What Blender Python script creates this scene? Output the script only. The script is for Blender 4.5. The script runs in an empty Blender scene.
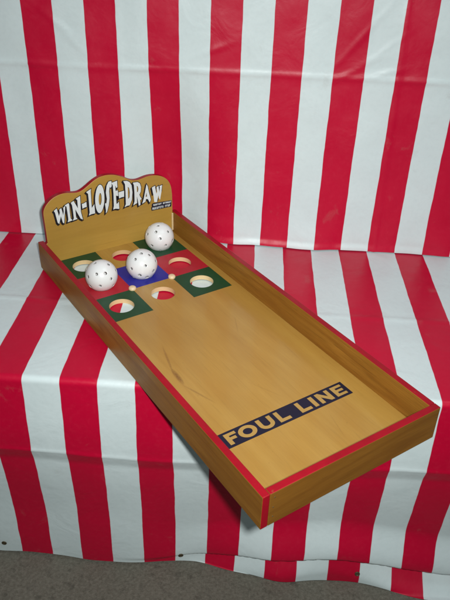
import bpy, bmesh, math, random
from mathutils import Vector, Matrix, Euler, noise
random.seed(7)
S = 0.0762            # one stripe of the cloth: three inches
Z0 = 7.6              # table top above the ground, in stripes
scene = bpy.context.scene
col = scene.collection

# ------------------------------------------------------------------ nodes
def new_mat(name, rough=0.5, coat=0.0, spec=0.5):
    m = bpy.data.materials.new(name); m.use_nodes = True
    nt = m.node_tree; nt.nodes.clear()
    out = nt.nodes.new('ShaderNodeOutputMaterial'); b = nt.nodes.new('ShaderNodeBsdfPrincipled')
    nt.links.new(b.outputs[0], out.inputs[0])
    b.inputs['Roughness'].default_value = rough
    b.inputs['Coat Weight'].default_value = coat
    b.inputs['Coat Roughness'].default_value = 0.12
    b.inputs['Specular IOR Level'].default_value = spec
    return m, nt, b
def nd(nt, kind, **kw):
    n = nt.nodes.new(kind)
    for k, v in kw.items(): setattr(n, k, v)
    return n
def mathn(nt, op, a, b=None, c=None):
    n = nd(nt, 'ShaderNodeMath', operation=op)
    for i, x in enumerate((a, b, c)):
        if x is None: continue
        if isinstance(x, (int, float)): n.inputs[i].default_value = x
        else: nt.links.new(x, n.inputs[i])
    return n.outputs[0]
def mixc(nt, f, a, b, blend='MIX'):
    n = nd(nt, 'ShaderNodeMix', data_type='RGBA', blend_type=blend)
    for s, x in ((n.inputs[0], f), (n.inputs[6], a), (n.inputs[7], b)):
        if isinstance(x, (int, float)): s.default_value = x
        elif isinstance(x, tuple): s.default_value = (*x, 1)
        else: nt.links.new(x, s)
    return n.outputs[2]
def coords(nt, scale=(1, 1, 1), which='Object', loc=(0, 0, 0)):
    tc = nd(nt, 'ShaderNodeTexCoord'); mp = nd(nt, 'ShaderNodeMapping')
    mp.inputs['Scale'].default_value = scale; mp.inputs['Location'].default_value = loc
    nt.links.new(tc.outputs[which], mp.inputs[0]); return mp.outputs[0]
def noisen(nt, vec, scale, detail=4, rough=0.5, dist=0.0):
    n = nd(nt, 'ShaderNodeTexNoise')
    n.inputs['Scale'].default_value = scale; n.inputs['Detail'].default_value = detail
    n.inputs['Roughness'].default_value = rough; n.inputs['Distortion'].default_value = dist
    nt.links.new(vec, n.inputs['Vector']); return n.outputs[0]
def ramp(nt, f, stops):
    r = nd(nt, 'ShaderNodeValToRGB'); e = r.color_ramp.elements
    while len(e) < len(stops): e.new(0.5)
    for x, (p, c) in zip(e, stops):
        x.position = p; x.color = (*c, 1) if len(c) == 3 else c
    nt.links.new(f, r.inputs[0]); return r.outputs[0]
def bump(nt, b, h, strength, dist=0.001):
    n = nd(nt, 'ShaderNodeBump'); n.inputs['Strength'].default_value = strength
    n.inputs['Distance'].default_value = dist
    nt.links.new(h, n.inputs['Height']); nt.links.new(n.outputs[0], b.inputs['Normal'])

def wood(name, c_dark, c_mid, c_light, axis='Y', rough=0.33, coat=0.35, seed=0.0, flame=0.5, streak=0.5):
    m, nt, b = new_mat(name, rough, coat)
    st = {'Y': (1, 0.12, 1), 'X': (0.12, 1, 1)}[axis]
    v = coords(nt, st, loc=(seed, seed * 1.7, seed * .3))
    big = noisen(nt, v, 9, 3, .5, 1.2)
    # flame figure: contour lines of a slow noise
    w = mathn(nt, 'SINE', mathn(nt, 'MULTIPLY', noisen(nt, v, 7, 2, .45, .6), 46.0))
    w = mathn(nt, 'MULTIPLY_ADD', w, .5, .5)
    w = mathn(nt, 'POWER', w, 3.0)
    fv = coords(nt, tuple(a * (1 if a == 1 else .35) for a in st), loc=(seed, 0, 0))
    fine = noisen(nt, fv, 420, 4, .7)
    pore = ramp(nt, noisen(nt, coords(nt, tuple(1 if a == 1 else .03 for a in st), loc=(0, seed, 0)), 300, 3, .7, .3), [(.57, (0, 0, 0)), (.68, (1, 1, 1))])
    base = ramp(nt, big, [(.25, c_dark), (.5, c_mid), (.75, c_light)])
    base = mixc(nt, mathn(nt, 'MULTIPLY', w, .22 * flame), base, c_dark)
    f2 = ramp(nt, fine, [(.35, (0, 0, 0)), (.62, (1, 1, 1))])
    base = mixc(nt, mathn(nt, 'MULTIPLY', f2, .22 * streak), base, tuple(x * .55 for x in c_dark))
    base = mixc(nt, mathn(nt, 'MULTIPLY', pore, .30 * streak), base, tuple(x * .45 for x in c_dark))
    blot = noisen(nt, coords(nt, loc=(seed, 3, 1)), 5, 3, .6)
    base = mixc(nt, ramp(nt, blot, [(.4, (0, 0, 0)), (.7, (.3, .3, .3))]), base, tuple(x * .75 for x in c_mid))
    sp = ramp(nt, noisen(nt, coords(nt, loc=(seed, 1, 2)), 230, 2, .5), [(.74, (0, 0, 0)), (.8, (.7, .7, .7))])
    base = mixc(nt, sp, base, tuple(x * .35 for x in c_dark))
    nt.links.new(base, b.inputs['Base Color'])
    rr = mathn(nt, 'MULTIPLY_ADD', noisen(nt, coords(nt), 14, 4, .6), .22, rough - .09)
    nt.links.new(rr, b.inputs['Roughness'])
    bump(nt, b, mathn(nt, 'ADD', fine, mathn(nt, 'MULTIPLY', big, 2.0)), .10, .0006)
    return m

def paint(name, c, rough=0.38, coat=0.15, vary=.25, b_str=.12, chip=None):
    m, nt, b = new_mat(name, rough, coat)
    n = noisen(nt, coords(nt, (1, 1, 1)), 22, 5, .65)
    base = mixc(nt, ramp(nt, n, [(.35, (0, 0, 0)), (.7, (1, 1, 1))]), c, tuple(x * (1 - vary) for x in c))
    if chip:
        k = ramp(nt, noisen(nt, coords(nt), 120, 4, .7), [(.665, (0, 0, 0)), (.70, (.9, .9, .9))])
        base = mixc(nt, k, base, chip)
    nt.links.new(base, b.inputs['Base Color'])
    bump(nt, b, noisen(nt, coords(nt), 160, 3, .6), b_str, .0006)
    return m

def stripes(name, parity, seed, dull=0.0, rough=.36):
    """red and white plastic: stripe coordinate in UV.x, length in UV.y"""
    m, nt, b = new_mat(name, rough, 0.0, .32)
    uv = nd(nt, 'ShaderNodeTexCoord').outputs['UV']
    sep = nd(nt, 'ShaderNodeSeparateXYZ'); nt.links.new(uv, sep.inputs[0])
    wob = noisen(nt, uv, 1.3, 2, .5)
    x = mathn(nt, 'ADD', sep.outputs[0], mathn(nt, 'MULTIPLY_ADD', wob, .05, -.025 + 40 + parity))
    tri = mathn(nt, 'PINGPONG', mathn(nt, 'SUBTRACT', x, .5), 1.0)      # 0..1..0, period 2
    mask = nd(nt, 'ShaderNodeMapRange'); nt.links.new(tri, mask.inputs[0])
    mask.inputs[1].default_value = .492; mask.inputs[2].default_value = .508
    n1 = noisen(nt, uv, .35, 4, .6); n2 = noisen(nt, uv, 6, 4, .65)
    red = mixc(nt, n1, (.47, .001, .028), (.57, .002, .036))
    red = mixc(nt, ramp(nt, n2, [(.5, (0, 0, 0)), (.8, (.20, .20, .20))]), red, (.62, .03, .07))
    wht = mixc(nt, n1, (.62, .735, .745), (.69, .795, .80))
    wht = mixc(nt, ramp(nt, n2, [(.45, (0, 0, 0)), (.85, (.5, .5, .5))]), wht, (.58, .68, .69))
    # smudges of dirt
    d = ramp(nt, noisen(nt, uv, 1.1, 6, .7, .4), [(.62, (0, 0, 0)), (.80, (.22, .22, .22))])
    c = mixc(nt, mask.outputs[0], red, wht)
    c = mixc(nt, d, c, (.30, .26, .22))
    nt.links.new(c, b.inputs['Base Color'])
    rr = mathn(nt, 'MULTIPLY_ADD', noisen(nt, uv, 1.7, 5, .65), .3, rough - .13)
    nt.links.new(rr, b.inputs['Roughness'])
    h1 = noisen(nt, uv, .9, 3, .5, .8)
    h2 = noisen(nt, uv, 5.0, 4, .6, .4)
    h3 = noisen(nt, uv, 40.0, 2, .5)
    h = mathn(nt, 'ADD', mathn(nt, 'MULTIPLY', h1, 2.6), mathn(nt, 'ADD', mathn(nt, 'MULTIPLY', h2, .30), mathn(nt, 'MULTIPLY', h3, .10)))
    bump(nt, b, h, .35, .0022)
    return m

M = {}
M['cloth'] = stripes('striped_plastic', 0.0, 0)
M['wall_cloth'] = stripes('striped_plastic_hanging', 1.0, 3, rough=.40)
M['board'] = wood('varnished_birch', (.40, .205, .036), (.46, .262, .054), (.53, .325, .080), 'Y', .34, .25, 1.3, 1.3, .55)
M['rail'] = wood('stained_pine_rail', (.24, .092, .010), (.32, .140, .018), (.40, .190, .030), 'Y', .50, .03, 4.1, 3.2, 1.6)
M['front'] = wood('stained_pine_front', (.20, .076, .008), (.28, .122, .015), (.36, .168, .025), 'X', .50, .03, 7.7, 3.2, 1.6)
M['head'] = wood('varnished_birch_headboard', (.38, .212, .034), (.46, .27, .047), (.52, .32, .064), 'X', .42, .15, 2.9, .5, .5)
M['ply'] = wood('raw_plywood_edge', (.62, .42, .19), (.74, .55, .29), (.82, .64, .38), 'X', .6, 0, 5.0, .2, .5)
M['button'] = wood('pale_wooden_button', (.66, .47, .24), (.78, .60, .36), (.84, .68, .45), 'X', .4, .2, 9.0, .2, .3)
M['red'] = paint('red_enamel', (.36, .003, .014), .42, .05, .25, .2, chip=(.30, .05, .03))
M['grid_red'] = paint('red_square_paint', (.47, .014, .030), .42, .1, .15, .08)
M['grid_green'] = paint('green_square_paint', (.008, .066, .024), .42, .1, .2, .08)
M['grid_blue'] = paint('blue_square_paint', (.020, .022, .30), .42, .1, .2, .08)
M['navy'] = paint('navy_lettering_film', (.006, .008, .028), .5, .0, .3, .05)
M['black'] = paint('black_lettering_film', (.008, .008, .012), .4, 0, .1, .02)
M['white'] = paint('white_lettering_film', (.74, .80, .80), .4, 0, .06, .03)
M['gold'] = paint('gold_lettering_film', (.46, .28, .075), .35, .2, .12, .05)
M['ball'] = paint('white_ball_plastic', (.93, .95, .95), .27, .15, .05, .06)
nt = M['ball'].node_tree; b = nt.nodes['Principled BSDF']
tl = nt.nodes.new('ShaderNodeBsdfTranslucent'); tl.inputs[0].default_value = (.95, .95, .92, 1)
mx = nt.nodes.new('ShaderNodeMixShader'); mx.inputs[0].default_value = .12
nt.links.new(b.outputs[0], mx.inputs[1]); nt.links.new(tl.outputs[0], mx.inputs[2])
nt.links.new(mx.outputs[0], [n for n in nt.nodes if n.type == 'OUTPUT_MATERIAL'][0].inputs[0])
M['metal'] = paint('dull_brass', (.16, .13, .08), .55, 0, .2, .1); M['metal'].node_tree.nodes['Principled BSDF'].inputs['Metallic'].default_value = .8
m, nt, b = new_mat('rough_concrete', .9, 0, .25)
v = coords(nt)
n1 = noisen(nt, v, 6, 6, .7); n2 = noisen(nt, v, 130, 5, .75); n3 = noisen(nt, v, 38, 4, .6)
c = mixc(nt, n1, (.090, .085, .066), (.15, .142, .112))
c = mixc(nt, ramp(nt, n2, [(.35, (0, 0, 0)), (.7, (.8, .8, .8))]), c, (.24, .23, .19))
c = mixc(nt, ramp(nt, n3, [(.55, (0, 0, 0)), (.75, (.6, .6, .6))]), c, (.045, .043, .035))
nt.links.new(c, b.inputs['Base Color']); bump(nt, b, mathn(nt, 'ADD', n2, n3), .9, .003)
M['ground'] = m

for k_ in ('grid_red', 'grid_green', 'grid_blue', 'red', 'rail', 'front'):
    M[k_].node_tree.nodes['Principled BSDF'].inputs['Specular IOR Level'].default_value = .3
# rubbed mark and a few scratches on the playing board (board-local metres)
nt = M['board'].node_tree; b = nt.nodes['Principled BSDF']
base = b.inputs['Base Color'].links[0].from_socket
tc0 = nd(nt, 'ShaderNodeTexCoord').outputs['Object']
def blob(cx, cy, rot, sx, sy):
    mp = nd(nt, 'ShaderNodeMapping', vector_type='TEXTURE')
    mp.inputs['Location'].default_value = (cx * S, cy * S, 0); mp.inputs['Rotation'].default_value = (0, 0, rot)
    mp.inputs['Scale'].default_value = (sx * S, sy * S, 1); nt.links.new(tc0, mp.inputs[0])
    g = nd(nt, 'ShaderNodeTexGradient', gradient_type='SPHERICAL'); nt.links.new(mp.outputs[0], g.inputs[0])
    return g.outputs['Fac']
SCR = [(1.06, 5.75, 1.30, .70, .04, .5), (1.04, 4.15, 1.90, .6, .035, .45), (.93, 5.0, 1.50, .38, .075, .8), (3.6, 6.2, 1.1, .5, .02, .25),
       (2.6, 3.4, 2.0, .6, .018, .22), (3.3, 1.4, 1.3, .5, .02, .22), (2.1, 6.6, 1.8, .7, .018, .2), (4.2, 4.4, 1.5, .6, .02, .22)]
for cx_, cy_, ro, sx, sy, am in SCR:
    k = mathn(nt, 'MULTIPLY', mathn(nt, 'POWER', blob(cx_, cy_, ro, sx, sy), .6), mathn(nt, 'MULTIPLY', noisen(nt, tc0, 300, 3, .7), am * 2))
    base = mixc(nt, mathn(nt, 'MINIMUM', k, .9), base, (.16, .065, .015))
nt.links.new(base, b.inputs['Base Color'])
# ------------------------------------------------------------------ helpers
def link(name, me, parent=None, mats=()):
    o = bpy.data.objects.new(name, me); col.objects.link(o)
    for k in mats: me.materials.append(M[k])
    if parent: o.parent = parent
    return o
def tag(o, label, cat, group=None):
    o['label'] = label; o['category'] = cat
    if group: o['group'] = group
def finish(name, bm, mats, parent=None, bevel=0.0, smooth=False, scale=S):
    bmesh.ops.recalc_face_normals(bm, faces=bm.faces)
    bmesh.ops.scale(bm, vec=(scale,) * 3, verts=bm.verts)
    me = bpy.data.meshes.new(name); bm.to_mesh(me); bm.free()
    o = link(name, me, parent, mats)
    if smooth:
        for p in me.polygons: p.use_smooth = True
    if bevel:
        md = o.modifiers.new('bevel', 'BEVEL'); md.width = bevel * S; md.segments = 2
        md.limit_method = 'ANGLE'; md.angle_limit = math.radians(40)
    return o
def box(bm, x0, x1, y0, y1, z0, z1):
    vs = [bm.verts.new((x, y, z)) for x in (x0, x1) for y in (y0, y1) for z in (z0, z1)]
    F = {}
    for k, q in {'x0': (0, 1, 3, 2), 'x1': (4, 6, 7, 5), 'y0': (0, 4, 5, 1), 'y1': (2, 3, 7, 6), 'z0': (0, 2, 6, 4), 'z1': (1, 5, 7, 3)}.items():
        F[k] = bm.faces.new([vs[i] for i in q])
    return F
def sstep(a, b, x):
    t = min(1, max(0, (x - a) / (b - a))); return t * t * (3 - 2 * t)
def gauss(x, c, w): return math.exp(-((x - c) / w) ** 2)
def nz(x, y, z=0.0): return noise.noise(Vector((x, y, z)))

def curve_mesh(polys, offset=0.0):
    """flat filled mesh (with holes) from closed 2D outlines"""
    cu = bpy.data.curves.new('outline', 'CURVE'); cu.dimensions = '2D'; cu.fill_mode = 'BOTH'
    cu.offset = offset
    for group in polys:
        sp = cu.splines.new('POLY'); sp.points.add(len(group) - 1); sp.use_cyclic_u = True
        for p, (x, y) in zip(sp.points, group): p.co = (x, y, 0, 1)
    o = bpy.data.objects.new('outline', cu); col.objects.link(o)
    dg = bpy.context.evaluated_depsgraph_get(); dg.update()
    me = bpy.data.meshes.new_from_object(o.evaluated_get(dg))
    bpy.data.objects.remove(o); bpy.data.curves.remove(cu)
    return me
def flat_part(name, layers, mat_names, parent, place):
    """layers: (polys, offset, (dx,dy), lift, material index); place(x,y,lift) -> local point"""
    bm = bmesh.new()
    for polys, off, (dx, dy), lift, mi in layers:
        me = curve_mesh(polys, off)
        vs = [bm.verts.new(place(v.co.x + dx, v.co.y + dy, lift)) for v in me.vertices]
        for p in me.polygons:
            try:
                f = bm.faces.new([vs[i] for i in p.vertices]); f.material_index = mi
            except ValueError: pass
        bpy.data.meshes.remove(me)
    bmesh.ops.scale(bm, vec=(S, S, S), verts=bm.verts)
    me = bpy.data.meshes.new(name); bm.to_mesh(me); bm.free()
    return link(name, me, parent, mat_names)

# ------------------------------------------------------------------ ground
bm = bmesh.new()
vs = [bm.verts.new(p) for p in ((-120, -120, 0), (140, -120, 0), (140, 140, 0), (-120, 140, 0))]
bm.faces.new(vs)
g = finish('ground', bm, ['ground']); g['kind'] = 'structure'

# ------------------------------------------------------------------ tablecloth
D = 8.14
def cloth_grid(name, xs, prof, mat, fn):
    """prof: list of arc positions; fn(x, s) -> (x', y, z); uv = (x, s)"""
    bm = bmesh.new(); uvl = bm.loops.layers.uv.new('UVMap')
    V = [[bm.verts.new(fn(x, s)) for s in prof] for x in xs]
    for i in range(len(xs) - 1):
        for j in range(len(prof) - 1):
            f = bm.faces.new((V[i][j], V[i + 1][j], V[i + 1][j + 1], V[i][j + 1]))
            for l, (a, c) in zip(f.loops, ((i, j), (i + 1, j), (i + 1, j + 1), (i, j + 1))):
                l[uvl].uv = (xs[a], prof[c])
    bmesh.ops.scale(bm, vec=(S, S, S), verts=bm.verts)
    me = bpy.data.meshes.new(name); bm.to_mesh(me); bm.free()
    for p in me.polygons: p.use_smooth = True
    return link(name, me, None, [mat])
def frange(a, b, st):
    n = int(round(abs(b - a) / st)); return [a + (b - a) * i / n for i in range(n + 1)]
RE = .16          # radius of the table edge under the cloth
def table_fn(x, s):
    # s: distance towards the wall is positive, s=0 at the edge, negative down the drape
    if s >= RE:
        y, z = s, Z0
        z += .040 * math.exp(-abs(s - 3.78 - .06 * nz(x * .5, 3)) / .05) * (1 + .6 * nz(x * 1.3, 7))
        z += .012 * nz(x * .7, s * .7, 2) * sstep(RE, 1.2, s)
        return (x, y, z)
    q = RE * math.pi / 2
    if s > RE - q:
        a = (RE - s) / RE
        return (x, RE - RE * math.sin(a), Z0 - RE + RE * math.cos(a))
    d = (RE - q) - s + RE              # depth below the top
    y = 0.0
    y -= .12 * sstep(0, 2.6, d) - .20 * sstep(2.6, 5.6, d)
    cr = 2.50 + .04 * nz(x * .3, 11) + .14 * gauss(x, 7.5, 3) - .12 * sstep(9, 13, x)
    y -= .032 * math.exp(-abs(d - cr) / .06) * (1 + .5 * nz(x, 5))
    if d > cr: y += .10 * sstep(cr, cr + .5, d)
    low = sstep(1.0, 7.2, d)
    y += low * (.10 * math.sin(x * .9 + .6) + .12 * nz(x * .45, d * .12, 9))
    y += .035 * nz(x * .8, d * .5, 4) * sstep(.3, 2, d)
    k = sstep(6.0, 10.5, x)
    if d > 6.9: d = 6.9 + (d - 6.9) * (.74 + .38 * k)
 #         # the right side billows over a fold near the hem
    f0 = 6.40 - .20 * gauss(x, 11.9, 1.0) + .36 * sstep(13, 15.5, x) + .85 * (1 - k)
    amp = .34 * k + .05 * sstep(4.5, 7, x)
    y -= amp * sstep(f0 - 1.4, f0 - .02, d)
    y += amp * 1.25 * sstep(f0 - .0, f0 + .20, d)
    hy = -.18 * gauss(x, 10.6, .8) - .46 * sstep(12.7, 15.3, x) - .02
    e = k * sstep(f0 + .2, f0 + 1.1, d); y = y * (1 - e) + hy * e
    z = Z0 - d + .55 * amp * sstep(f0, f0 + .3, d) * .2
    xx = x - .15 * k * sstep(f0, f0 + .2, d)
    return (xx, y, max(z, .012 + .02 * (1 + nz(x, 3))))
prof = frange(9.6, .3, .1) + frange(.26, -.14, .04) + frange(-.2, -7.65, .05)
hem = .30 * 1
tc = cloth_grid('tablecloth', frange(-5, 21, .08), prof, 'cloth', table_fn)
tag(tc, 'red and white striped plastic tablecloth under the wooden game, hanging to the ground', 'tablecloth')
for gx in (1.45, 7.17, 12.93):
    s0 = -7.12
    P = Vector(table_fn(gx, s0)); Q = Vector(table_fn(gx, s0 + .06)); X = Vector(table_fn(gx + .06, s0))
    n = (X - P).cross(Q - P).normalized()
    if n.y > 0: n = -n
    bm = bmesh.new(); rot = n.to_track_quat('Z', 'Y').to_matrix().to_4x4()
    R0, r0 = .062, .022
    rings = []
    for i in range(20):
        a = i * math.tau / 20; rings.append([])
        for j in range(8):
            bb = j * math.tau / 8
            rings[-1].append(bm.verts.new(((R0 + r0 * math.cos(bb)) * math.cos(a), (R0 + r0 * math.cos(bb)) * math.sin(a), r0 * math.sin(bb) * .7)))
    for i in range(20):
        for j in range(8):
            bm.faces.new((rings[i][j], rings[(i + 1) % 20][j], rings[(i + 1) % 20][(j + 1) % 8], rings[i][(j + 1) % 8]))
    bm.faces.new([bm.verts.new((R0 * .9 * math.cos(i * math.tau / 20), R0 * .9 * math.sin(i * math.tau / 20), .004)) for i in range(20)])
    bmesh.ops.transform(bm, matrix=Matrix.Translation(P + n * .012) @ rot, verts=bm.verts)
    finish('grommet', bm, ['metal'], tc, smooth=True)

# ------------------------------------------------------------------ hanging backdrop
X0W, SW = .492, .964
def wall_fn(x, s):
    z = s; y = D
    y -= .05 * math.exp(-abs(z - 6.0 - .05 * nz(x * .4, 1)) / .05) * (1 + .7 * nz(x * .9, 2))
    y -= .035 * math.exp(-abs(x - 13.25 + .02 * z) / .05) + .02 * math.exp(-abs(x - 4.4) / .05) * sstep(2, 6, z)
    y += .06 * nz(x * .5, z * .22, 4) + .02 * nz(x * 1.6, z * 1.1, 8)
    # pulled diagonal wrinkles, upper right and upper left
    for (cx, cz, ang, ln, am) in ((11.9, 7.3, .9, 1.1, .028), (12.6, 6.9, .7, .7, .02), (12.3, 6.6, .35, .6, .012),
                                  (2.6, 7.2, 2.5, .6, .03), (2.9, 6.8, 2.4, .5, .025), (7.4, 6.7, .4, .5, .03),
                                  (12.7, 6.2, .25, .6, .03), (11.5, 6.1, .5, .5, .03)):
        dx, dz = x - cx, z - cz
        a = dx * math.cos(ang) + dz * math.sin(ang); bq = -dx * math.sin(ang) + dz * math.cos(ang)
        y -= am * math.exp(-(a / ln) ** 2 - (bq / .07) ** 2)
    # hem flares onto the table, more at the right
    k = .35 + .65 * sstep(6, 9, x) * (1 - .7 * sstep(12.5, 13.2, x))
    lift = .02 * k * (1 + nz(x * .9, 20)) 
    y -= .09 * k * sstep(.30, 0, z) * (1 + .5 * nz(x * .8, 14))
    y -= .10 * sstep(1.2, .2, z) * (.5 + nz(x * .6, 17))
    # the far corner of the game is pushed into the hanging sheet
    y += .76 * gauss(x, 6.0, 1.25) * (1 - sstep(2.2, 6.5, z))
    return (x, y, Z0 + .025 + lift * sstep(.3, 0, z) + z)
xs = frange(-5, 21, .08)
bd = cloth_grid('backdrop_cloth', xs, frange(0, .4, .04) + frange(.48, 12.5, .08), 'wall_cloth', wall_fn)
for l in bd.data.uv_layers[0].data: l.uv[0] = (l.uv[0] - X0W) / SW
tag(bd, 'red and white striped plastic sheet hanging upright as the backdrop behind the table', 'backdrop')

# ------------------------------------------------------------------ the game
W, L, H, T = 5.143, 12.50, .958, .184
TH = 0.63758; OX, OY = 9.3413, -4.3568
game = bpy.data.objects.new('bowling_board_game', None); col.objects.link(game)
game.location = (OX * S, OY * S, (Z0 + .02) * S); game.rotation_euler = (0, 0, TH)
tag(game, 'long wooden rolling game tray with red rim and lettered headboard, lying askew on the tablecloth', 'tabletop game')
HV = 12.33                      # front of the headboard
def rail(u0, u1, v0):
    bm = bmesh.new(); F = box(bm, u0, u1, v0, L, 0, H)
    for k in ('z1', 'y0', 'y1'): F[k].material_index = 1
    return finish('side_rail', bm, ['rail', 'red'], game, .018)
rail(0, T, 0); rail(W - T, W, T + .003)
bm = bmesh.new(); F = box(bm, T + .004, W, 0.0, T, 0, H)
F['z1'].material_index = 1
fr = finish('front_rail', bm, ['front', 'red'], game, .018)

# nail heads in the front rail
for u, z in ((.30, .24), (.29, .52), (.31, .80), (W - .10, .27), (W - .09, .70)):
    bm = bmesh.new()
    ring = [[bm.verts.new((u + rr * math.cos(i * math.tau / 14), -dd, z + rr * math.sin(i * math.tau / 14))) for i in range(14)] for rr, dd in ((.017, 0), (.013, .005))]
    for i in range(14): bm.faces.new((ring[0][i], ring[0][(i + 1) % 14], ring[1][(i + 1) % 14], ring[1][i]))
    bm.faces.new(ring[1])
    finish('nail_head', bm, ['metal'], fr)
# board with nine holes and painted squares
ZB = .16
gu = [.46, 1.88, 3.30, 4.72]; gv = [8.10, 9.50, 10.92, 12.326]
hu = [1.17, 2.59, 4.01]; hv = [8.80, 10.21, 11.62]; HR = .38
bm = bmesh.new()
def quad(x0, x1, y0, y1, z, mi=0):
    f = bm.faces.new([bm.verts.new(p) for p in ((x0, y0, z), (x1, y0, z), (x1, y1, z), (x0, y1, z))]); f.material_index = mi
colr = [[1, 0, 1], [2, 3, 2], [1, 0, 1]]
u0, u1, v0, v1 = T + .003, W - T - .003, T + .003, HV - .003
for z in (ZB, .01):
    quad(u0, u1, v0, gv[0], z); quad(u0, gu[0], gv[0], v1, z); quad(gu[3], u1, gv[0], v1, z)
    for j in range(3):
        for i in range(3):
            cx, cy = hu[i], hv[j]; N = 64; A = []; B = []
            for k in range(N):
                a = (k + .0) * math.tau / N; ca, sa = math.cos(a), math.sin(a)
                ru = (gu[i + 1] - cx) if ca > 0 else (cx - gu[i]); rv = (gv[j + 1] - cy) if sa > 0 else (cy - gv[j])
                t = min(ru / abs(ca) if abs(ca) > 1e-6 else 9, rv / abs(sa) if abs(sa) > 1e-6 else 9)
                B.append((cx + t * ca, cy + t * sa)); A.append((cx + HR * ca, cy + HR * sa))
            # snap nearest points to the corners of the square
            for X in (gu[i], gu[i + 1]):
                for Y in (gv[j], gv[j + 1]):
                    k = min(range(N), key=lambda q: (B[q][0] - X) ** 2 + (B[q][1] - Y) ** 2); B[k] = (X, Y)
            Av = [bm.verts.new((*p, z)) for p in A]; Bv = [bm.verts.new((*p, z)) for p in B]
            for k in range(N):
                f = bm.faces.new((Av[k], Bv[k], Bv[(k + 1) % N], Av[(k + 1) % N]))
                f.material_index = colr[j][i] if z == ZB else 0
            if z == ZB:
                lo = [bm.verts.new((p[0], p[1], .01)) for p in A]
                for k in range(N):
                    f = bm.faces.new((Av[k], Av[(k + 1) % N], lo[(k + 1) % N], lo[k])); f.material_index = 4; f.smooth = False
bmesh.ops.remove_doubles(bm, verts=bm.verts, dist=1e-5)
bmesh.ops.scale(bm, vec=(S, S, S), verts=bm.verts)
me = bpy.data.meshes.new('playing_board'); bm.to_mesh(me); bm.free()
board = link('playing_board', me, game, ['board', 'grid_green', 'grid_red', 'grid_blue', 'ply'])

# two wooden buttons
for u, v in ((1.88, 9.50), (3.30, 9.50)):
    bm = bmesh.new(); pr = [(0, .105), (.05, .10), (.09, .085), (.115, .06), (.12, .03), (.115, .0)]
    N = 28; rg = []
    for r, z in pr[1:]:
        rg.append([bm.verts.new((r * math.cos(k * math.tau / N), r * math.sin(k * math.tau / N), z)) for k in range(N)])
    top = bm.verts.new((0, 0, .105 - .012))
    for k in range(N):
        bm.faces.new((top, rg[0][k], rg[0][(k + 1) % N]))
        for a in range(len(rg) - 1):
            bm.faces.new((rg[a][k], rg[a + 1][k], rg[a + 1][(k + 1) % N], rg[a][(k + 1) % N]))
    bmesh.ops.translate(bm, vec=(u, v, ZB + .001), verts=bm.verts)
    finish('wooden_button', bm, ['button'], game, smooth=True)

# headboard
OUT = [(.215, 0.0), (.215, .90), (.258, .915), (.255, 1.348), (.235, 1.95), (.252, 2.06), (.30, 2.165), (.38, 2.27), (.507, 2.381), (.648, 2.46), (.821, 2.515), (1.023, 2.525), (1.222, 2.487), (1.388, 2.455), (1.527, 2.465), (1.671, 2.528), (1.817, 2.615), (2.002, 2.735), (2.183, 2.815), (2.362, 2.848), (2.539, 2.845), (2.752, 2.805), (2.964, 2.719), (3.178, 2.596), (3.321, 2.51), (3.468, 2.458), (3.618, 2.447), (3.771, 2.473), (3.924, 2.503), (4.077, 2.512), (4.269, 2.493), (4.462, 2.434), (4.657, 2.329), (4.812, 2.157), (4.901, 1.944), (4.935, 1.635), (4.945, .972), (4.950, 0.0)]
# smooth the outline
def chaikin(P, keep=3):
    Q = P[:keep]
    for a, b in zip(P[keep - 1:-keep], P[keep:-keep + 1]):
        Q += [(.75 * a[0] + .25 * b[0], .75 * a[1] + .25 * b[1]), (.25 * a[0] + .75 * b[0], .25 * a[1] + .75 * b[1])]
    return Q + P[-keep:]
OUT = chaikin(chaikin(OUT))
bm = bmesh.new()
fv = [bm.verts.new((x, HV, z)) for x, z in OUT]; bv = [bm.verts.new((x, HV + .17, z)) for x, z in OUT]
bm.faces.new(fv); bm.faces.new(bv[::-1])
for k in range(len(OUT)):
    f = bm.faces.new((fv[k], fv[(k + 1) % len(OUT)], bv[(k + 1) % len(OUT)], bv[k])); f.material_index = 1
head = finish('headboard', bm, ['head', 'red'], game, .02)

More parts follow.
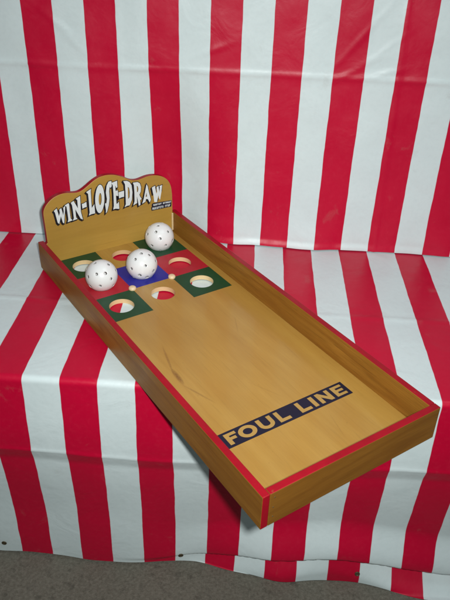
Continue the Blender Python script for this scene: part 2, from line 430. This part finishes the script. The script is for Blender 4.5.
LET = {"W1":[[[0.588,1.997],[0.691,2.067],[0.702,2.002],[0.741,1.779],[0.78,1.89],[0.774,2.004],[0.844,2.044],[0.859,1.956],[0.886,1.776],[0.915,1.912],[0.91,2.042],[0.982,2.088],[0.958,1.918],[0.889,1.482],[0.845,1.525],[0.803,1.764],[0.721,1.503],[0.673,1.566],[0.622,1.926]]],"I":[[[0.962,2.105],[1.101,2.161],[1.122,2.094],[1.116,1.849],[1.124,1.618],[1.177,1.528],[1.008,1.498],[1.042,1.593],[1.035,1.83],[1.021,2.054]]],"N":[[[1.179,2.15],[1.278,2.197],[1.404,1.904],[1.407,2.2],[1.357,2.254],[1.516,2.32],[1.507,2.077],[1.494,1.762],[1.54,1.467],[1.463,1.524],[1.311,1.893],[1.312,1.605],[1.358,1.536],[1.191,1.512],[1.233,1.592],[1.227,1.855],[1.213,2.061]]],"hy1":[[[1.55,2.026],[1.613,2.031],[1.71,2.07],[1.713,1.888],[1.631,1.881],[1.557,1.859]]],"L":[[[1.732,2.404],[1.906,2.483],[1.892,2.386],[1.889,2.198],[1.883,1.81],[1.981,1.929],[1.986,1.592],[1.859,1.59],[1.761,1.564],[1.795,1.669],[1.8,2.027],[1.794,2.332]]],"O":[[[2.355,2.064],[2.358,2.19],[2.351,2.307],[2.334,2.408],[2.308,2.488],[2.275,2.541],[2.236,2.565],[2.195,2.558],[2.153,2.52],[2.113,2.455],[2.078,2.365],[2.05,2.256],[2.03,2.136],[2.02,2.01],[2.021,1.888],[2.032,1.776],[2.054,1.682],[2.084,1.612],[2.12,1.571],[2.162,1.561],[2.205,1.584],[2.247,1.637],[2.285,1.718],[2.317,1.821],[2.341,1.939]],[[2.255,2.061],[2.257,2.138],[2.252,2.204],[2.239,2.251],[2.222,2.272],[2.201,2.264],[2.181,2.229],[2.163,2.171],[2.151,2.098],[2.145,2.02],[2.146,1.946],[2.155,1.888],[2.171,1.853],[2.19,1.846],[2.211,1.868],[2.23,1.916],[2.246,1.983]]],"S":[[[2.642,2.612],[2.643,2.429],[2.601,2.369],[2.572,2.419],[2.537,2.281],[2.539,2.018],[2.489,1.757],[2.416,1.548],[2.367,1.504],[2.38,1.599],[2.36,1.864],[2.412,1.865],[2.441,2.013],[2.419,2.242],[2.461,2.48],[2.54,2.608]]],"E":[[[2.641,2.543],[2.846,2.577],[2.844,2.337],[2.793,2.341],[2.784,2.413],[2.771,2.406],[2.77,2.231],[2.852,2.239],[2.859,2.026],[2.788,2.054],[2.775,2.05],[2.777,1.758],[2.81,1.763],[2.866,1.823],[2.87,1.552],[2.734,1.59],[2.644,1.578],[2.675,1.702],[2.69,2.152],[2.682,2.44]]],"hy2":[[[2.876,2.157],[2.982,2.166],[3.081,2.171],[3.069,1.953],[2.97,1.955],[2.883,1.935]]],"D":[[[3.067,2.519],[3.204,2.498],[3.293,2.441],[3.366,2.311],[3.387,2.048],[3.354,1.776],[3.265,1.598],[3.163,1.597],[3.068,1.566],[3.121,1.673],[3.13,2.102],[3.126,2.392]],[[3.226,2.282],[3.27,2.234],[3.288,2.069],[3.269,1.893],[3.216,1.839],[3.215,2.084]]],"R":[[[3.417,2.39],[3.59,2.381],[3.681,2.311],[3.716,2.174],[3.703,2.013],[3.644,1.907],[3.675,1.822],[3.726,1.738],[3.663,1.692],[3.67,1.523],[3.607,1.497],[3.58,1.677],[3.554,1.855],[3.546,1.83],[3.543,1.612],[3.481,1.599],[3.395,1.558],[3.452,1.705],[3.46,2.032],[3.452,2.293]],[[3.557,2.246],[3.597,2.218],[3.613,2.13],[3.596,2.036],[3.557,2.011]]],"A":[[[3.928,2.229],[3.972,2.152],[4.005,1.952],[4.082,1.625],[4.031,1.528],[3.964,1.674],[3.893,1.69],[3.866,1.596],[3.737,1.548],[3.807,1.728],[3.872,1.999]],[[3.913,1.922],[3.936,1.773],[3.876,1.778]]],"W2":[[[4.132,2.066],[4.253,2.109],[4.276,1.952],[4.3,1.801],[4.33,1.872],[4.311,2.036],[4.388,2.081],[4.422,1.814],[4.443,2.009],[4.424,2.058],[4.533,2.081],[4.499,1.828],[4.44,1.547],[4.405,1.597],[4.375,1.731],[4.316,1.48],[4.208,1.512],[4.183,1.78]]],"box2":[[[4.089,1.328],[4.893,1.312],[4.883,1.187],[4.101,1.2]]],"box1":[[[4.108,1.425],[4.15,1.471],[4.903,1.425],[4.893,1.316],[4.113,1.33]]]}
lay = []
for k, P in LET.items():
    P = [[tuple(q) for q in g] for g in P]
    if k.startswith('box'): continue
    lay.append((P[:1], .018, (-.045, -.035), .004, 1))
    lay.append((P[:1], .018, (-.020, -.015), .005, 1))
    lay.append((P[:1], .022, (0, 0), .006, 1))
    if len(P) > 1: lay.append((P[1:], -.010, (-.01, 0), .0075, 2))
    lay.append((P, 0.0, (0, 0), .009, 0))
flat_part('lettering', lay, ['white', 'black', 'head'], head, lambda x, y, d: (x, HV - d, y))
lay = [([LET['box2'][0]], .006, (0, 0), .004, 1), ([LET['box1'][0]], .0, (0, 0), .0035, 1)]
# two lines of small print, too small to read
rnd = random.Random(3)
def small_print(x0, x1, y0, y1, n, h):
    for i in range(n):
        if i in (8,) and n > 12: continue
        f = i / n; w = (x1 - x0) / n
        x = x0 + w * i; y = y0 + (y1 - y0) * f
        kind = rnd.randrange(4); a = w * .80; t = w * .28
        R = lambda p, q, r, s: [(x + p, y + q), (x + r, y + q), (x + r, y + s), (x + p, y + s)]
        parts = [R(0, 0, t, h)]
        if kind in (0, 1): parts.append(R(a - t, 0, a, h))
        if kind in (0, 2): parts.append(R(t, 0, a, h * .24))
        if kind in (1, 2, 3): parts.append(R(t, h * .76, a, h))
        if kind in (1, 3): parts.append(R(t, h * .38, a - t, h * .60))
        for p in parts: lay.append(([p], 0, (0, 0), .008 + .0005 * rnd.random(), 0))
small_print(4.17, 4.89, 1.362, 1.338, 17, .066)
small_print(4.13, 4.86, 1.225, 1.212, 13, .080)
flat_part('small_print_label', lay, ['white', 'navy'], head, lambda x, y, d: (x, HV - d, y))
# pale strip in the corner between headboard and right rail
bm = bmesh.new(); box(bm, 4.885, 4.950, HV - .05, HV - .006, ZB + .10, .93)
finish('corner_strip', bm, ['ply'], game, .01)

# foul line
y0, y1 = 2.185, 2.555; h = y1 - y0; st = .115
def rect(a, b, c, d): return [(a, b), (c, b), (c, d), (a, d)]
def ell(cx, cy, rx, ry, n=36): return [(cx + rx * math.cos(i * math.tau / n), cy + ry * math.sin(i * math.tau / n)) for i in range(n)]
G = []
x = .74; G.append([[(x, y0), (x + st, y0), (x + st, y0 + h * .38), (x + .27, y0 + h * .38), (x + .27, y0 + h * .62), (x + st, y0 + h * .62), (x + st, y1 - h * .24), (x + .32, y1 - h * .24), (x + .32, y1), (x, y1)]])
G.append([ell(1.335, (y0 + y1) / 2, .245, h * .53), ell(1.335, (y0 + y1) / 2, .125, h * .27)])
ub = [(1.66, y1), (1.66, y0 + h * .42)] + [(1.875 + .215 * math.cos(a), y0 + h * .42 + (h * .45) * math.sin(a)) for a in [math.pi + i * math.pi / 14 for i in range(1, 14)]] + [(2.09, y0 + h * .42), (2.09, y1), (1.975, y1), (1.975, y0 + h * .42)]
ub += [(1.875 + .10 * math.cos(a), y0 + h * .42 + (h * .19) * math.sin(a)) for a in [-i * math.pi / 10 for i in range(1, 10)]] + [(1.775, y0 + h * .42), (1.775, y1)]
G.append([ub])
for x in (2.20, 2.86): G.append([[(x, y0), (x + .34, y0), (x + .34, y0 + h * .26), (x + st, y0 + h * .26), (x + st, y1), (x, y1)]])
G.append([rect(3.29, y0, 3.41, y1)])
x = 3.51; G.append([[(x, y0), (x + .11, y0), (x + .11, y0 + h * .58), (x + .30, y0), (x + .41, y0), (x + .41, y1), (x + .30, y1), (x + .30, y0 + h * .42), (x + .11, y1), (x, y1)]])
x = 4.02; e = h * .22; G.append([[(x, y0), (x + .34, y0), (x + .34, y0 + e), (x + st, y0 + e), (x + st, y0 + h * .40), (x + .31, y0 + h * .40), (x + .31, y0 + h * .61), (x + st, y0 + h * .61), (x + st, y1 - e), (x + .34, y1 - e), (x + .34, y1), (x, y1)]])
lay = [([rect(.45, 2.11, 4.46, 2.625)], 0, (0, 0), .003, 1)] + [(g_, 0, (0, 0), .006, 0) for g_ in G]
flat_part('foul_line_lettering', lay, ['gold', 'navy'], board, lambda x, y, d: (x, y, ZB + d))

# ------------------------------------------------------------------ the balls
dirs = [Vector(v).normalized() for v in [(x, y, z) for x in (-1, 0, 1) for y in (-1, 0, 1) for z in (-1, 0, 1)] if any(v)]
RB = .505
_j = random.Random(5)
dirs = [(d + Vector((_j.uniform(-.07, .07), _j.uniform(-.07, .07), _j.uniform(-.07, .07)))).normalized() for d in dirs]
hsz = [math.radians(_j.uniform(4.6, 6.6)) for d in dirs]
def ball_mesh():
    bm = bmesh.new(); bmesh.ops.create_icosphere(bm, subdivisions=6, radius=1.0)
    near = {}
    for v in bm.verts:
        i = max(range(len(dirs)), key=lambda q: dirs[q].dot(v.co)); a = dirs[i].angle(v.co)
        near[v] = (dirs[i], a, hsz[i])
    bmesh.ops.delete(bm, geom=[v for v in bm.verts if near[v][1] < near[v][2]], context='VERTS')
    for v in bm.verts:
        if v.is_boundary:
            d, a, hr = near[v]; t = (v.co - d * v.co.dot(d)).normalized()
            v.co = d * math.cos(hr) + t * math.sin(hr)
    bmesh.ops.scale(bm, vec=(RB * S,) * 3, verts=bm.verts)
    me = bpy.data.meshes.new('perforated_ball'); bm.to_mesh(me); bm.free()
    for p in me.polygons: p.use_smooth = True
    me.materials.append(M['ball']); return me
bmsh = ball_mesh()
MW = Matrix.Translation(game.location) @ Matrix.Rotation(TH, 4, 'Z')
cam_dir = Vector((-.12, -.78, .62)).normalized()
up = Vector((0, 0, 1)); rt = cam_dir.cross(up).normalized() * -1; upc = rt.cross(cam_dir) * -1
def orient(roll, tilt_u, tilt_r):
    """turn the ball so its (1,1,0) hole faces the viewer's side, then tip it"""
    q = Vector((1, 1, 0)).normalized().rotation_difference(cam_dir)
    q = Matrix.Rotation(roll, 3, cam_dir) @ q.to_matrix()
    return (Matrix.Rotation(tilt_u, 3, Vector((1, 0, 0))) @ Matrix.Rotation(tilt_r, 3, Vector((0, 0, 1))) @ q).to_4x4()
for (u, v, ori, lab) in ((hu[0], hv[1], (0.35, .08, .0), 'white perforated plastic ball resting in the hole of the left red square'),
                         (hu[1], hv[1], (1.3, -.1, -.25), 'white perforated plastic ball resting on the blue centre square'),
                         (hu[2], hv[2], (2.1, .35, .4), 'white perforated plastic ball on the far green square right against the headboard')):
    o = bpy.data.objects.new('perforated_ball', bmsh); col.objects.link(o)
    p = MW @ Vector((u * S, v * S, (RB + .002) * S))
    o.matrix_world = Matrix.Translation(p) @ orient(*ori)
    md = o.modifiers.new('shell', 'SOLIDIFY'); md.thickness = .0010; md.offset = -1
    tag(o, lab, 'ball', 'white balls on the board')

# ------------------------------------------------------------------ light
w = bpy.data.worlds.new('World'); scene.world = w; w.use_nodes = True
bg = w.node_tree.nodes['Background']; bg.inputs[0].default_value = (.72, .88, .92, 1); bg.inputs[1].default_value = .14
def lamp(name, loc, target, size, power, color, shape='DISK'):
    l = bpy.data.lights.new(name, 'AREA'); l.shape = shape; l.size = size; l.energy = power; l.color = color
    o = bpy.data.objects.new(name, l); col.objects.link(o); o.location = loc
    o.rotation_euler = (Vector(target) - Vector(loc)).to_track_quat('-Z', 'Y').to_euler(); return o
CX, CY, CZ = 8.7824 * S, -13.4933 * S, (11.4059 + Z0) * S
tgt = (8.3 * S, 2.5 * S, (Z0 + .5) * S)
lamp('camera_flash', (CX + .062, CY - .01, CZ + .05), (8.3 * S, 5 * S, (Z0 + 1.5) * S), .045, 9.2, (1, .99, .97))
lamp('ceiling_light', (CX + .9, CY + .9, CZ + 1.6), tgt, 1.3, 10, (.86, .97, 1))

# ------------------------------------------------------------------ camera
cam = bpy.data.cameras.new('camera'); co = bpy.data.objects.new('camera', cam); col.objects.link(co)
co.location = (CX, CY, CZ); co.rotation_euler = (1.0019395, -.0313279, .0567472)
cam.sensor_fit = 'VERTICAL'; cam.sensor_height = 24; cam.lens = 673.6 / 600 * 24
cam.clip_start = .01; cam.clip_end = 100
scene.camera = co
bpy.data.lights['camera_flash'].spread = math.radians(108)
scene.view_settings.view_transform = 'Standard'; scene.view_settings.look = 'None'
scene.view_settings.exposure = 0; scene.view_settings.gamma = 1
